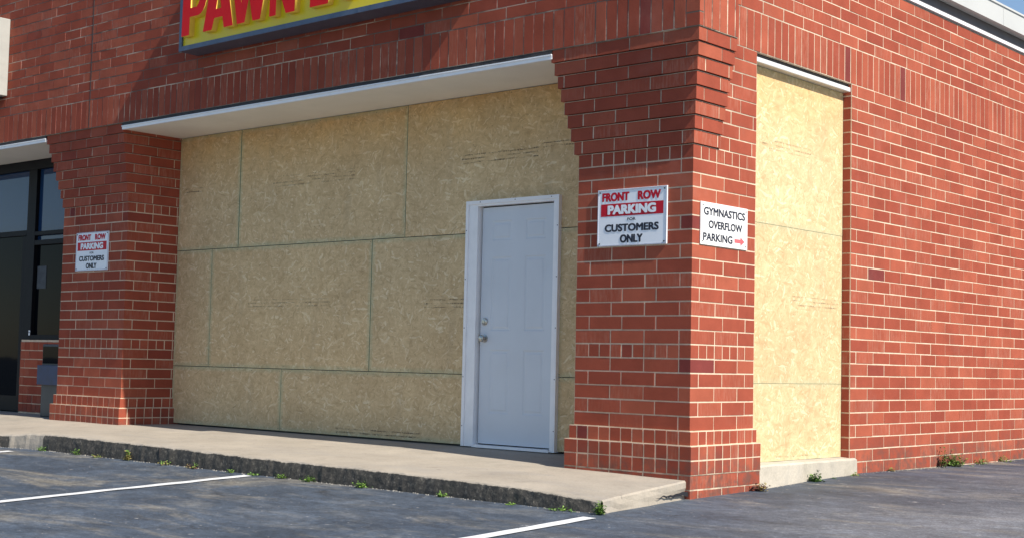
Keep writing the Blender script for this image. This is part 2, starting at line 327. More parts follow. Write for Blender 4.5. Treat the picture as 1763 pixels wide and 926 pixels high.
def thing(name, label, cat, loc=(0, 0, 0), group=None):
    o = bpy.data.objects.new(name, None); sc.collection.objects.link(o); o.location = loc; o['_base'] = tuple(loc)
    o.empty_display_size = 0.2
    o['label'] = label; o['category'] = cat
    if group: o['group'] = group
    return o
def tag(o, label, cat, group=None):
    o['label'] = label; o['category'] = cat
    if group: o['group'] = group
    return o
def rnd_tone():
    r = random.random()
    if r < 0.006: return random.uniform(0.02, 0.1)
    if r < 0.04: return random.uniform(0.2, 0.32)
    return random.uniform(0.32, 1.0)
H = 0.1016; L = 0.3048
GP = 0.0052        # half mortar joint
class Wall:
    """bricks on a vertical plane: O + U*u + z, outward normal Nn"""
    def __init__(s, mb, O, U, Nn, depth=0.09): s.mb = mb; s.O = Vector(O); s.U = Vector(U); s.N = Vector(Nn); s.d = depth
    def brick(s, u0, u1, z0, z1, tone=None, gl=GP, gr=GP):
        if u1 - u0 < 0.02: return
        j = random.uniform(-0.0012, 0.0012); t = rnd_tone() if tone is None else tone
        a = u0 + gl + random.uniform(-.0018, .0016); b = u1 - gr + random.uniform(-.0016, .0018)
        c0 = z0 + GP + random.uniform(-.0015, .0013); c1 = z1 - GP + random.uniform(-.0013, .0015)
        tw = random.uniform(-.0006, .0006)
        pts = []
        for z in (c0, c1):
            for (u, n) in ((a, -s.d), (b, -s.d), (b, j + tw), (a, j - tw)):
                p = s.O + s.U * u + s.N * n; pts.append((p.x, p.y, z))
        if s.U.cross(Vector((0, 0, 1))).dot(s.N) > 0: pts = [pts[i] for i in (3, 2, 1, 0, 7, 6, 5, 4)]
        s.mb.hexa(pts, 0, t)
def corner_brick(mb, cx, cy, sx, a, b, z0, z1, out=0.0):
    """solid corner brick at (cx,cy): runs a along sx*X and b along +Y"""
    t = rnd_tone(); x0, x1 = sorted((cx + random.uniform(-.001, .001), cx + sx * (a - GP)))
    y0 = cy + random.uniform(-.001, .001); mb.box(x0, x1, y0, cy + b - GP, z0 + GP, z1 - GP, 0, t)
def run(wall, u_start, u_end, z0, z1, size, first=None):
    """bricks from u_start to u_end; first = length of the first brick"""
    u = u_start; n = first if first else size
    while u < u_end - 0.02:
        e = min(u + n, u_end)
        if u_end - e < 0.035: e = u_end
        wall.brick(u, e, z0, z1); u = e; n = size

SQUARES = (-3, -2, -1, 5, 19)
def pillar_bricks(mb, xc, y0, width, depth, k0, k1, out=None, left=None, base=True):
    """pillar whose right front corner is (xc,y0); out(k) -> (front protrusion, left x extension, side length limit)"""
    for k in range(k0, k1):
        z0, z1 = k * H, (k + 1) * H
        fo, lo, ro, sl = out(k)
        cx, cyy = xc + ro, y0 - fo
        W_ = width + lo + ro; ex = fo * .85 if k < 0 else 0; D_ = (depth + fo + ex) if sl is None else sl + fo
        sq = k in SQUARES
        if sq: a = b = H; size = H
        elif k % 2 == 0: a, b, size = H, L, L
        else: a, b, size = L, H, L
        corner_brick(mb, cx, cyy, -1, a, b, z0, z1)
        fw = Wall(mb, (cx, cyy, 0), (-1, 0, 0), (0, -1, 0)); run(fw, a, W_, z0, z1, size)
        sw = Wall(mb, (cx, cyy, 0), (0, 1, 0), (1, 0, 0)); run(sw, b, D_, z0, z1, size)
        lw = Wall(mb, (cx - W_, cyy, 0), (0, 1, 0), (-1, 0, 0), 0.05); run(lw, 0.1, depth + fo, z0, z1, size if size < .2 else L)
        # mortar core
        m = 0.0022
        mb.box(cx - W_ + m, cx - m, cyy + m, cyy + D_ - 0.002 if sl is not None else y0 + depth + ex - (.003 if ex else 0), z0 + (.0085 if 20 <= k <= 27 else -.0005 * (k % 2)), z1, 1)
        if sl is not None and sl < depth:      # pillar body behind a corbel course
            b2 = y0 + sl
            sw2 = Wall(mb, (xc, b2, 0), (0, 1, 0), (1, 0, 0)); run(sw2, 0.0, depth - sl, z0, z1, L, first=L * (0.45 + 0.4 * (k % 2)))
            mb.box(xc - width - lo + m, xc - m, b2 - 0.003, y0 + depth, z0, z1 - .0005, 1)

# ------------------------------------------------------------------ numbers of the place
W_P, D_P, E_W, X1, X2, R_S = 1.0445, 0.8388, 2.335, -7.043, -8.281, 0.634
FAS = 0.118; ZF = 28 * H; XL = -13.5; YB = 11.0; ZTOP = 50 * H
def lin(x, xs, ys):
    if x <= xs[0]: return ys[0]
    for i in range(1, len(xs)):
        if x <= xs[i]: return ys[i - 1] + (ys[i] - ys[i - 1]) * (x - xs[i - 1]) / (xs[i] - xs[i - 1])
    return ys[-1]
def gz(x, y):
    z = lin(y, [-60, -12, -1.22, 0, .96, 2.4, 4, 9], [-.95, -.89, -.478, -.468, -.445, -.40, -.41, -.415])
    if y < 0: z += lin(x, [-6.5, -0.5], [.022, 0]) * max(0, 1 + y / 12)
    return z

# ------------------------------------------------------------------ ground
def axis(segs):
    out = []
    for a, b, st in segs:
        n = max(1, round((b - a) / st)); out += [a + (b - a) * i / n for i in range(n)]
    return out + [segs[-1][1]]
mb = MB()
xs = axis([(-300, -40, 52), (-40, -14, 2.6), (-14, 8, .22), (8, 40, 3.2), (40, 300, 52)])
ys = axis([(-300, -40, 52), (-40, -8, 3.2), (-8, 8, .2), (8, 40, 3.2), (40, 300, 52)])
mb.v = [Vector((x, y, gz(x, y) + 0.006 * noise.noise(Vector((x * .9, y * .9, 0))) + 0.0025 * noise.noise(Vector((x * 4, y * 4, 3))))) for y in ys for x in xs]
nx = len(xs)
for j in range(len(ys) - 1):
    for i in range(nx - 1):
        a = j * nx + i; mb.f.append([a, a + 1, a + nx + 1, a + nx]); mb.m.append(0); mb.t.append(.5)
o = mb.build('asphalt_ground', ASPH, smooth=True); o['kind'] = 'structure'
# painted bay lines
def paint(x0, y0, x1, y1, wd):
    mb = MB(); n = 60; d = Vector((x1 - x0, y1 - y0)).normalized(); s = Vector((-d.y, d.x)) * wd / 2
    prev = None
    for i in range(n + 1):
        t = i / n; x, y = x0 + (x1 - x0) * t, y0 + (y1 - y0) * t
        j = 0.006 * noise.noise(Vector((t * 18, x0, 1))); k = 0.006 * noise.noise(Vector((t * 18, x0, 7)))
        def P(q, e): return (q[0], q[1], gz(q[0], q[1]) + 0.006 * noise.noise(Vector((q[0] * .9, q[1] * .9, 0))) + 0.0025 * noise.noise(Vector((q[0] * 4, q[1] * 4, 3))) + 0.006)
        a = P((x + s.x * (1 + j / wd * 2), y + s.y), 0); b = P((x - s.x * (1 + k / wd * 2), y - s.y), 0)
        if prev: mb.face([prev[0], a, b, prev[1]])
        prev = (a, b)
    o = mb.build('parking_line', LINEP); o['kind'] = 'structure'
paint(-3.22, -1.33, -3.22, -7.0, 0.10)
paint(0.24, -1.42, 0.30, -7.0, 0.10)
paint(-6.5, -1.5, -6.5, -7.0, 0.10)
# ------------------------------------------------------------------ sidewalk with its kerb
def sw_edge(x): return lin(x, [-13.6, -8.0, -7.0, -6.6, -6.2, -4.7, -3.3, -1.8, -.57, .17], [-.35, -.35, -.345, -.312, -.305, -.315, -.334, -.341, -.36, -.395])
def sw_mid(x): return lin(x, [-13, -7, -1.1, 0], [-.272, -.272, -.322, -.338])
def sw_z(x, y):
    if y > 0: return sw_mid(x) + (-.276 - sw_mid(x)) * min(1, y / .62)
    return sw_mid(x) + (sw_edge(x) - sw_mid(x)) * min(1, -y / 1.22)
mb = MB(); NX = 300; rows = [.66, .5, .3, .1, 0, -.2, -.4, -.6, -.8, -1.0, -1.12, -1.19]
X_A = -13.4
def edge_y(x): return -1.22 - lin(x, [-8.5, -7.1, -6.5], [.10, .09, 0]) + .012 * noise.noise(Vector((x * 3.1, 0, 0))) + .009 * noise.noise(Vector((x * 14, 2, 0)))
grid = []
for r, y in enumerate(rows + [None] * 5):
    line = []
    for i in range(NX + 1):
        t = i / NX; yy = y if y is not None else -1.22
        xm = .17 * min(1, max(0, -yy / 1.22)) + (-.012 if yy >= 0 else -.005)
        x = X_A + (xm - X_A) * t
        if y is not None:
            fy = y if y > -1.1 else edge_y(x) + (y + 1.22)
            z = sw_z(x, y) + .0025 * noise.noise(Vector((x * 2, y * 3, 0)))
            p = (x + (.006 * noise.noise(Vector((y * 14, 5, 0))) if i == NX and y < 0 else 0), fy, z)
        else:
            k = r - len(rows); ey = edge_y(x); ze = sw_edge(x) + .006 * noise.noise(Vector((x * 7, 9, 0)))
            dz = (0.004, 0.016, .05, .10, .30)[k]; dy = (.012, .0, -.006, -.012, -.02)[k]
            jog = .007 * noise.noise(Vector((x * 9, dz * 20, 4))) if k > 0 else 0
            p = (x, ey + dy + jog, ze - dz)
        line.append(len(mb.v)); mb.v.append(Vector(p))
    grid.append(line)
nrow = len(rows)
for r in range(len(grid) - 1):
    for i in range(NX):
        mb.f.append([grid[r][i], grid[r + 1][i], grid[r + 1][i + 1], grid[r][i + 1]]); mb.m.append(0); mb.t.append(0)
# end face of the slab, beside the corner pillar
prev = None
endv = [(mb.v[grid[r][NX]].copy()) for r in range(nrow + 1)]
for q, p in enumerate(endv):
    col = [p, p + Vector((.010, 0, -.012))]
    for k, dz in enumerate((.05, .085, .30)):
        cut = -.022 * max(0, 1 + p.y / .5) if k == 1 else 0
        col.append(p + Vector((.012 + cut + .012 * noise.noise(Vector((p.y * 9, dz * 30, 1))), 0, -dz)))
    ids = []
    for c in col: ids.append(len(mb.v)); mb.v.append(c)
    if prev:
        for k in range(4): mb.f.append([prev[k], ids[k], ids[k + 1], prev[k + 1]][::-1]); mb.m.append(0); mb.t.append(0)
    prev = ids
o = mb.build('sidewalk', CONC); o['kind'] = 'structure'
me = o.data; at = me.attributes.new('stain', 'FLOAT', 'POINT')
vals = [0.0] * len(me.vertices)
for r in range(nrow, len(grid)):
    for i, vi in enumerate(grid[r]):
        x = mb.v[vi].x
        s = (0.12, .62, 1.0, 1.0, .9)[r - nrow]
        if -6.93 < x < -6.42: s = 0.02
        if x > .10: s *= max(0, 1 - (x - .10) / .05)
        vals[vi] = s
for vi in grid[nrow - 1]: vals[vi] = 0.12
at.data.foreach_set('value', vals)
# dark strip painting the shade of the washed out hollow under the slab end
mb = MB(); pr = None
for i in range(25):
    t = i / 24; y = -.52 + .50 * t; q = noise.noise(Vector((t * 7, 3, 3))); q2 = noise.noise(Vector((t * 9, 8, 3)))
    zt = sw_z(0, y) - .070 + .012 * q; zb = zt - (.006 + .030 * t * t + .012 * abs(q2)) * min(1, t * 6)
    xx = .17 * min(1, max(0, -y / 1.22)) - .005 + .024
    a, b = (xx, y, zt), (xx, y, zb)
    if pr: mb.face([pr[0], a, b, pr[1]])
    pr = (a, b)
o = mb.build('hollow_shade_strip', GAP); o['kind'] = 'structure'
# joints tooled across the walk
for xj in (-9.4, -4.55, -.18):
    mb = MB()
    mb.box(xj - .004, xj + .004, -1.2335, -1.19, sw_edge(xj) - .14, sw_edge(xj) - .015)
    j = mb.build('sidewalk_joint', STEEL); j['kind'] = 'structure'

# ------------------------------------------------------------------ the brick building
B = thing('brick_building', 'single storey red brick corner shop with boarded storefront, white door and stepped brick corner pillar', 'building', (-3.5, 0, -0.3))
# corner pillar
def outR(k):
    if k in (-1,): return (.02, .028, .02, None)
    if k in (-2, -3): return (.045, .052, .045, None)
    if k < -3: return (.045, .05, .040, None)
    if 20 <= k <= 27:
        i = k - 20; p = .0135 * (i + 1)
        return (p, .040 + .0235 * i, p, .335 + .008 * i)
    return (0, 0, 0, None)
mb = MB(); pillar_bricks(mb, 0.0, 0.0, W_P, D_P, -5, 28, outR)
P1 = mb.build('brick_pillar', [BR, MO], B); P1['label'] = 'corner pillar with eight stepped brick courses under the front band'
def outL(k):
    if k in (-1,): return (.02, .028, .02, None)
    if k in (-2, -3): return (.045, .052, .045, None)
    if k < -3: return (.03, .03, .03, None)
    if 20 <= k <= 27:
        i = k - 20; return (.0125 * (i + 1), .02 + .034 * i, 0, None)
    return (0, 0, 0, None)
mb = MB(); pillar_bricks(mb, X1, 0.0, X1 - X2, R_S + .02, -3, 28, outL)
P2 = mb.build('brick_pillar', [BR, MO], B); P2['label'] = 'left pillar in the shade of the yellow sign'
# wall stub closing the top of the left reveal (brick set forward a little)
# front band
mb = MB()
fw = Wall(mb, (FAS, -FAS, 0), (-1, 0, 0), (0, -1, 0))
xlen = FAS - XL
for r in range(3): corner_brick(mb, FAS, -FAS, -1, .118, .055, ZF + r * H, ZF + (r + 1) * H)
u = .118
cj = FAS + 7.665        # control joint
while u < xlen: fw.brick(u, min(u + H, xlen), ZF, ZF + 3 * H); u += H
sideL = .386 + FAS
sw = Wall(mb, (FAS, -FAS, 0), (0, 1, 0), (1, 0, 0))
u = .055
while u < sideL - .02: sw.brick(u, min(u + H, sideL), ZF, ZF + 3 * H); u += H
for k in range(31, 50):
    z0, z1 = k * H, (k + 1) * H
    a, b = (L, H) if k % 2 else (H, L)
    corner_brick(mb, FAS, -FAS, -1, a, b, z0, z1); run(fw, a, xlen, z0, z1, L); run(sw, b, sideL, z0, z1, L)
m = .0022
mb.box(XL, FAS - m, -FAS + m, .386 - .004, ZF, ZTOP, 1)
o = mb.build('front_wall', [BR, MO], B)
# control joint sealant
mb = MB(); mb.box(-7.672, -7.660, -FAS - .0025, -FAS + .02, ZF + 3 * H, 49 * H)
mb.box(-7.675, -7.663, -FAS - .0025, -FAS + .02, ZF + .01, ZF + 3 * H - .002); mb.build('control_joint', STEEL, B)
# side wall
mb = MB(); sw = Wall(mb, (0, 0, 0), (0, 1, 0), (1, 0, 0))
YS = .386
for k in range(-6, 28):
    run(sw, E_W, YB, k * H, (k + 1) * H, L, first=H if k % 2 else L)
u = YS + .008
for r in range(3): sw.brick(YS, YS + .1, ZF + r * H, ZF + (r + 1) * H)
u = YS + .1
while u < YB - .02: sw.brick(u, min(u + H, YB), ZF, ZF + 3 * H); u += H
for k in range(31, 37): run(sw, YS, YB, k * H, (k + 1) * H, L, first=L * (.75 if k % 2 else .25))
mb.box(-.30, -m, E_W + m, YB, -6 * H, ZF - .0004, 1)
mb.box(-.30, -m, YS - .01, YB, ZF, 37 * H, 1)
# reveal of the side window, faces the front
jw = Wall(mb, (0, E_W, 0), (-1, 0, 0), (0, -1, 0), .05)
for k in range(-6, 28): run(jw, .004, .2, k * H, (k + 1) * H, L, first=.196)
mb.build('side_wall', [BR, MO], B)
# roof edge above the side wall
mb = MB(); mb.box(-.05, .022, YS + .01, YB, 37 * H + .012, 37 * H + .045); mb.build('eave_trim', PAINT, B)
mb = MB(); mb.box(-.05, .012, YS + .01, YB, 37 * H + .045, 3.985); mb.build('frieze_board', FRIEZE, B)
mb = MB()
yy = YS + .012
while yy < YB:
    y2 = min(yy + 2.44, YB)
    mb.box(-.2, .10, yy + .002, y2 - .002, 3.905, 4.118); mb.box(-.2, .112, yy + .002, y2 - .002, 4.09, 4.10)
    yy = y2
cp = mb.build('roof_coping', COPE, B)
# flat roof and back of the building so that the sun cannot fall inside
mb = MB(); mb.box(XL, -.28, .40, YB, 3.6, 3.72); mb.box(XL, XL + .1, .2, YB, -.6, 3.6); mb.box(XL, -.28, YB - .1, YB - .01, -.6, 3.6)
mb.build('roof', GREYM, B)
# soffits over both storefronts
for (xa, xb, lab) in ((X1 + .0, -W_P - .02, 'long cream soffit with white drip trim over the boards'), (XL + .1, X2 - .02, 'cream soffit over the dark glass')):
    mb = MB(); z = 2.778
    mb.box(xa - .0, xb, -FAS + .035, R_S + .06, z, z + .018)
    s_ = mb.build('soffit', SOFF, B); s_['label'] = lab
    mb = MB(); right = xb - (.17 if xb > -2 else .235)
    mb.box(xa, right, -FAS + .004, -FAS + .034, z - .004, z + .024); mb.box(xa, right, -FAS - .006, -FAS + .012, z + .0245, z + .034)
    mb.build('drip_trim', TRIMW, s_)
    mb = MB(); mb.box(xa, right, -FAS + .002, -FAS + .05, z + .036, ZF - .003); mb.build('steel_lintel', STEEL, s_)
# left storefront
fy = R_S - .034
ST = thing('glass_storefront', 'dark glazed storefront in black frames left of the left pillar', 'storefront', (-10.5, R_S, -.27))
mb = MB()
mb.box(XL + .1, X2 + .1, fy, fy + .10, 2.66, 2.776)
mb.box(-10.12, -9.93, fy, fy + .10, -.27, 2.66)
mb.box(-9.93, X2 + .1, fy, fy + .10, 1.85, 1.90); mb.box(-9.93, X2 + .1, fy, fy + .10, 1.735, 1.795)
mb.box(XL + .1, -10.12, fy, fy + .10, 1.86, 1.925)
mb.box(-9.93, X2 + .1, fy, fy + .10, .60, .66)
mb.box(-11.15, -11.07, fy, fy + .10, -.27, 2.66)
mb.box(-12.4, -12.3, fy, fy + .10, -.27, 2.66)
mb.build('window_frame', BLACKF, ST, bevel=.004)
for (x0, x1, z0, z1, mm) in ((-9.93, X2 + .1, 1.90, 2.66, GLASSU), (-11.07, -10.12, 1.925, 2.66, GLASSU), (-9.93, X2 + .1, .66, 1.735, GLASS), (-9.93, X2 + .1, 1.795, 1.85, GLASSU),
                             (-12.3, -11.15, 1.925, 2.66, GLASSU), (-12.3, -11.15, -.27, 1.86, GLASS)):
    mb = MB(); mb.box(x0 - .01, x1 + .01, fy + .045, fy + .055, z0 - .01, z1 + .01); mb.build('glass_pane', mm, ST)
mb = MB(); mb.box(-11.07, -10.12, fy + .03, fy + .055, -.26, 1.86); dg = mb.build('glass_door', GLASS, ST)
mb = MB(); mb.box(-10.22, -10.13, fy + .012, fy + .03, -.26, 1.85); mb.box(-11.06, -10.97, fy + .012, fy + .03, -.26, 1.85); mb.box(-10.97, -10.22, fy + .012, fy + .03, -.26, -.08); mb.build('door_rail', BLACKF, dg)
mb = MB(); lw = Wall(mb, (-10.06, .555, 0), (1, 0, 0), (0, -1, 0), .06)
for k in range(-2, 6):
    z0 = -.262 + (k + 2) * H * 1.035; z1 = z0 + H * 1.035
    sq = k in (5, -2, -1); run(lw, 0, 1.78, z0, z1, H if sq else L, first=None if sq else (H if k % 2 else L * .7))
mb.box(-10.055, -8.2, .5605, .62, -.30, .60, 1)
mb.build('low_brick_wall', [BR, MO], ST)

# ------------------------------------------------------------------ strand board sheets
def sheet(u0, u1, z0, z1, plane, lab, grp, ink=(), holes=0, notch=None):
    """plane 'f': faces the front at y=R_S; 'r': faces right at x=-.08"""
    mb = MB(); th = .012; gp = .003 if plane == 'f' else .0012; a, b, c, d = u0 + gp, u1 - gp, z0 + gp, z1 - gp
    warp = random.uniform(-.0015, .0015)
    def P(u, z, n): return (u, R_S + .004 - n + warp, z) if plane == 'f' else (-.092 + n + warp, u, z)
    outer = [(a, c), (b, c), (b, d), (a, d)]; e = .05
    e = min(e, (b - a) * .3, (d - c) * .3)
    inner = [(a + e, c + e), (b - e, c + e), (b - e, d - e), (a + e, d - e)]
    base = len(mb.v)
    mb.v += [Vector(P(u, z, th)) for u, z in outer + inner] + [Vector(P(u, z, 0)) for u, z in outer]
    F = [(4, 5, 6, 7)] + [(i, (i + 1) % 4, 4 + (i + 1) % 4, 4 + i) for i in range(4)]
    for f in F: mb.f.append(list(f)); mb.m.append(0); mb.t.append(.5)
    for i in range(4): mb.f.append([i, 8 + i, 8 + (i + 1) % 4, (i + 1) % 4]); mb.m.append(1); mb.t.append(.5)
    mb.f.append([8, 11, 10, 9]); mb.m.append(1); mb.t.append(.5)
    cx, cz = (a + b) / 2, (c + d) / 2; cen = Vector(P(cx, c, 0))
    if notch:
        nb = len(mb.v); xa, xb, zn = notch; F0 = mb.f[0]
        ring = [(a, c), (xa, c), (xa, zn), (xb, zn), (xb, c), (b, c), (b, d), (a, d)]
        mb.v.clear(); mb.f.clear(); mb.m.clear(); mb.t.clear()
        mb.v += [Vector(P(u, z, th)) for u, z in ring] + [Vector(P(u, z, 0)) for u, z in ring]
        for f in ((0, 1, 2, 7), (2, 3, 6, 7), (3, 4, 5, 6)): mb.f.append(list(f)); mb.m.append(0); mb.t.append(.5)
        for i in range(8): mb.f.append([i, 8 + i, 8 + (i + 1) % 8, (i + 1) % 8]); mb.m.append(1); mb.t.append(.5)
        outer, inner = ring, []
    uv = [(u, z) for u, z in outer + inner] + [(u, z) for u, z in outer]; nE = (len(outer), len(inner))
    for q in range(holes):
        for s_ in ((c + .02 if not notch else d - .45), d - .02):
            u = a + .02 + (b - a - .04) * q / max(1, holes - 1); r = .004; k0 = len(mb.v)
            pts = [(u + r * math.cos(t * math.pi / 3), s_ + r * math.sin(t * math.pi / 3)) for t in range(6)]
            mb.v += [Vector(P(x_, z_, th + .001)) for x_, z_ in pts]; uv += pts
            mb.f.append(list(range(k0, k0 + 6))); mb.m.append(2); mb.t.append(.5)
    o = MB.build(mb, 'plywood_sheet', [OSB, OSB_EDGE, STEEL]); me = o.data
    sx, sz = random.uniform(0, 50), random.uniform(0, 50)
    uv = [(u + sx, z + sz, 0) for u, z in uv]
    A = me.attributes.new('uvm', 'FLOAT_VECTOR', 'POINT'); A.data.foreach_set('vector', [q for t in uv for q in t])
    Ed = me.attributes.new('edge', 'FLOAT', 'POINT'); Ed.data.foreach_set('value', [0.0 if notch else 1.0] * nE[0] + [0.0] * nE[1] + [1.0] * nE[0] + [0.0] * (len(me.vertices) - 2 * nE[0] - nE[1]))
    for v in me.vertices: v.co -= cen
    o.location = cen; o['_base'] = tuple(cen)
    tag(o, lab, 'wood sheet', grp)
    # illegible grade stamps and nail heads
    for (ia, ib, iz, hh, soft) in ink:
        mk = MB(); n_ = th + .0012
        mk.face([P(ia, iz, n_), P(ib, iz, n_), P(ib, iz + hh, n_), P(ia, iz + hh, n_)])
        mk.build('ink_stamp', INKL if soft else INK, o)
    return o
FX0_, FX1_ = -2.763, -1.715
ZS = 1.563; S2 = 1.2192; ZLO = ZS - S2; ZT = 2.776; ZB = -.262
G1 = 'strand board sheets closing the front storefront'; G2 = 'strand board sheets closing the side window'
xL_, xR_ = X1 - .0, -W_P + .0
sheet(xL_, -5.994, ZS, ZT, 'f', 'narrow wood sheet at the top left corner of the storefront under the soffit', G1, [(-6.93, -6.62, 2.17, .07, 0)], 3)
sheet(-5.994, -5.994 + 2 * S2, ZS, ZT, 'f', 'full width wood sheet in the top row under the soffit, second from the left pillar', G1, [(-5.46, -4.25, 2.14, .11, 1)], 7)
sheet(-5.994 + 2 * S2, xR_, ZS, ZT, 'f', 'wood sheet above the white door reaching the corner pillar under the soffit', G1, [(-2.86, -1.98, 2.16, .12, 0), (-1.95, -1.55, 2.24, .05, 0)], 7, (FX0_ + .01, FX1_ - .01, 1.83))
sheet(xL_, -6.422, ZLO, ZS, 'f', 'narrowest middle row wood sheet, against the left pillar', G1, [], 2)
sheet(-6.422, -6.422 + 2 * S2, ZLO, ZS, 'f', 'full width wood sheet in the middle row, beside the narrow one', G1, [(-5.80, -4.55, .93, .10, 1)], 7)
sheet(-6.422 + 2 * S2, -2.75, ZLO, ZS, 'f', 'middle row wood sheet ending at the left of the door frame', G1, [(-3.28, -2.78, .925, .10, 0)], 4)
sheet(xL_, -5.241, ZB, ZLO, 'f', 'low wood sheet standing on the sidewalk next to the left pillar', G1, [], 5)
sheet(-5.241, -2.75, ZB, ZLO, 'f', 'low wide wood sheet standing on the sidewalk left of the door', G1, [(-4.42, -3.30, -.235, .05, 0)], 7)
sheet(-1.73, xR_, ZLO, ZS, 'f', 'tall wood strip between the door frame and the corner pillar', G1, [], 2)
sheet(-1.73, xR_, ZB, ZLO, 'f', 'short wood strip at the foot of the corner pillar right of the door', G1, [], 2)
sheet(D_P - .0, E_W - .002, ZS, 2.772, 'r', 'sunlit top wood sheet in the side window under the metal trim', G2, [(1.05, 1.80, 2.15, .09, 1)], 0)
sheet(D_P - .0, E_W - .002, ZLO - .006, ZS, 'r', 'sunlit middle wood sheet in the side window', G2, [(1.53, 2.27, .93, .10, 1)], 0)
sheet(D_P - .0, E_W - .002, -.262, ZLO - .006, 'r', 'sunlit bottom wood sheet standing on the concrete sill of the side window', G2, [(1.28, 1.98, -.235, .035, 1)], 0)
# dark wall behind the boards
mb = MB(); mb.box(X1 - .1, -W_P + .1, R_S + .07, R_S + .09, -.3, 2.9); mb.box(-.15, -.11, D_P - .05, E_W + .1, -.45, ZF + .1); mb.build('backing_wall', GREYM, B)
# side window head and sill
mb = MB(); mb.box(-.09, -.008, D_P + .002, E_W - .004, 2.773, 2.812); o = mb.build('window_head_trim', ALUM, B, bevel=.006)
mb = MB(); mb.box(-.10, -.03, D_P + .002, E_W - .004, 2.815, ZF - .001); mb.build('window_lintel', STEEL, B)
mb = MB(); n = 30; pr = None
for i in range(n + 1):
    y = D_P + .020 + (2.40 - D_P - .020) * i / n; e1 = .006 * noise.noise(Vector((y * 6, 1, 1))); zt = -.266 + .004 * noise.noise(Vector((y * 5, 3, 1)))
    q = [(-.1, y, zt + .004), (.018 + e1, y, zt - .004), (.034 + e1, y, zt - .018), (.036 + e1 * 1.5, y, -.37), (.04 + e1, y, -.62)]
    if pr:
        for k in range(4): mb.face([pr[k], q[k + 0], q[k + 1], pr[k + 1]][::-1])
    if i == n: mb.face([(x_, y_, z_) for x_, y_, z_ in q] + [(-.1, y, -.62)])
    pr = q
mb.build('window_sill', SILL, B)

# ------------------------------------------------------------------ door
DX0, DX1, DZ0, DZ1 = -2.635, -1.790, -.240, 1.778
FX0, FX1, FZ1 = -2.763, -1.715, 1.838
yf = R_S - .034; ys_ = R_S + .012      # frame front, slab front
D = thing('white_door', 'white six panel door in a white frame set into the wood sheets', 'door', (-2.2, R_S, -.275))
mb = MB()
mb.box(FX0, DX0 + .004, yf, ys_ + .03, -.268, FZ1); mb.box(DX1 + .012, FX1, yf, ys_ + .03, -.268, FZ1); mb.box(DX0 + .004, DX1 + .012, yf, ys_ + .03, DZ1 + .012, FZ1)
# brick mould: a raised outer lip
mb.box(FX0, FX0 + .03, yf - .012, yf, -.268, FZ1 + .0); mb.box(FX1 - .03, FX1, yf - .012, yf, -.268, FZ1); mb.box(FX0 + .03, FX1 - .03, yf - .012, yf, FZ1 - .03, FZ1)
mb.build('door_frame', TRIMW, D)
mb = MB(); mb.box(DX0 + .004, DX1 + .012, ys_ + .026, ys_ + .034, DZ0 - .01, DZ1 + .012); mb.build('door_gap_shade', GAP, D)  # black panel stands in for the shade between slab and frame
mb = MB(); mb.box(DX0 + .004, DX1 + .012, yf - .015, ys_ + .03, -.272, -.250); mb.build('door_threshold', TRIMW, D)
bm = bmesh.new()
pc = [(-2.50, -2.275), (-2.12, -1.895)]; pz = [(.02, .56), (.72, 1.35), (1.49, 1.66)]
gx = sorted([DX0 + .022, DX1] + [q for p in pc for q in p]); gzz = sorted([DZ0, DZ1] + [q for p in pz for q in p])
vg = [[bm.verts.new((x, ys_, z)) for x in gx] for z in gzz]
pf = []
for j in range(len(gzz) - 1):
    for i in range(len(gx) - 1):
        f = bm.faces.new((vg[j][i], vg[j][i + 1], vg[j + 1][i + 1], vg[j + 1][i]))
        if i in (1, 3) and j in (1, 3, 5): pf.append(f)
bm.normal_update()
for f in pf:
    bmesh.ops.inset_region(bm, faces=[f], thickness=.012, depth=-.005)
    bmesh.ops.inset_region(bm, faces=[f], thickness=.022, depth=0)
    bmesh.ops.inset_region(bm, faces=[f], thickness=.014, depth=.004)
ret = bmesh.ops.extrude_face_region(bm, geom=[e for e in bm.edges if e.is_boundary])
for v in [q for q in ret['geom'] if isinstance(q, bmesh.types.BMVert)]: v.co.y += .03
me = bpy.data.meshes.new('door_slab')
for v in bm.verts: v.co -= Vector(D['_base'])
bm.to_mesh(me); bm.free(); me.materials.append(DOORM)
sl = bpy.data.objects.new('door_slab', me); sc.collection.objects.link(sl); sl.parent = D; sl['_base'] = tuple(D['_base'])
def lathe(prof, c, axis_, n=20):
    mb = MB(); A = Vector(axis_); T = Vector((0, 0, 1)); S = A.cross(T)
    for i in range(len(prof) - 1):
        for k in range(n):
            a, b = 2 * math.pi * k / n, 2 * math.pi * (k + 1) / n
            def P(q, t): return Vector(c) + A * q[1] + (S * math.cos(t) + T * math.sin(t)) * q[0]
            mb.face([P(prof[i], a), P(prof[i], b), P(prof[i + 1], b), P(prof[i + 1], a)])
    return mb
for nm, z, pr_ in (('door_knob', .655, [(.034, 0), (.034, .006), (.014, .010), (.013, .022), (.026, .030), (.030, .040), (.025, .050), (.010, .054), (0, .054)]),
                   ('deadbolt', .800, [(.031, 0), (.031, .012), (.026, .018), (.012, .02), (.012, .024), (0, .024)])):
    lathe(pr_, (-2.560, ys_, z), (0, -1, 0)).build(nm, NICK, sl, smooth=True)
mb = MB(); mb.box(DX0 + .004, DX0 + .02, ys_ - .003, ys_ + .004, .62, .69); mb.build('strike_plate', NICK, sl)
for k in range(5):
    for xx in (FX0 + .012, FX1 - .012):
        z = -.1 + k * .42; mb = MB(); mb.box(xx - .004, xx + .004, yf - .0135, yf - .011, z, z + .008); mb.build('screw', STEEL, D)
for k in range(3): mb = MB(); mb.box(-2.6 + k * .4, -2.592 + k * .4, yf - .0135, yf - .011, FZ1 - .018, FZ1 - .01); mb.build('screw', STEEL, D)

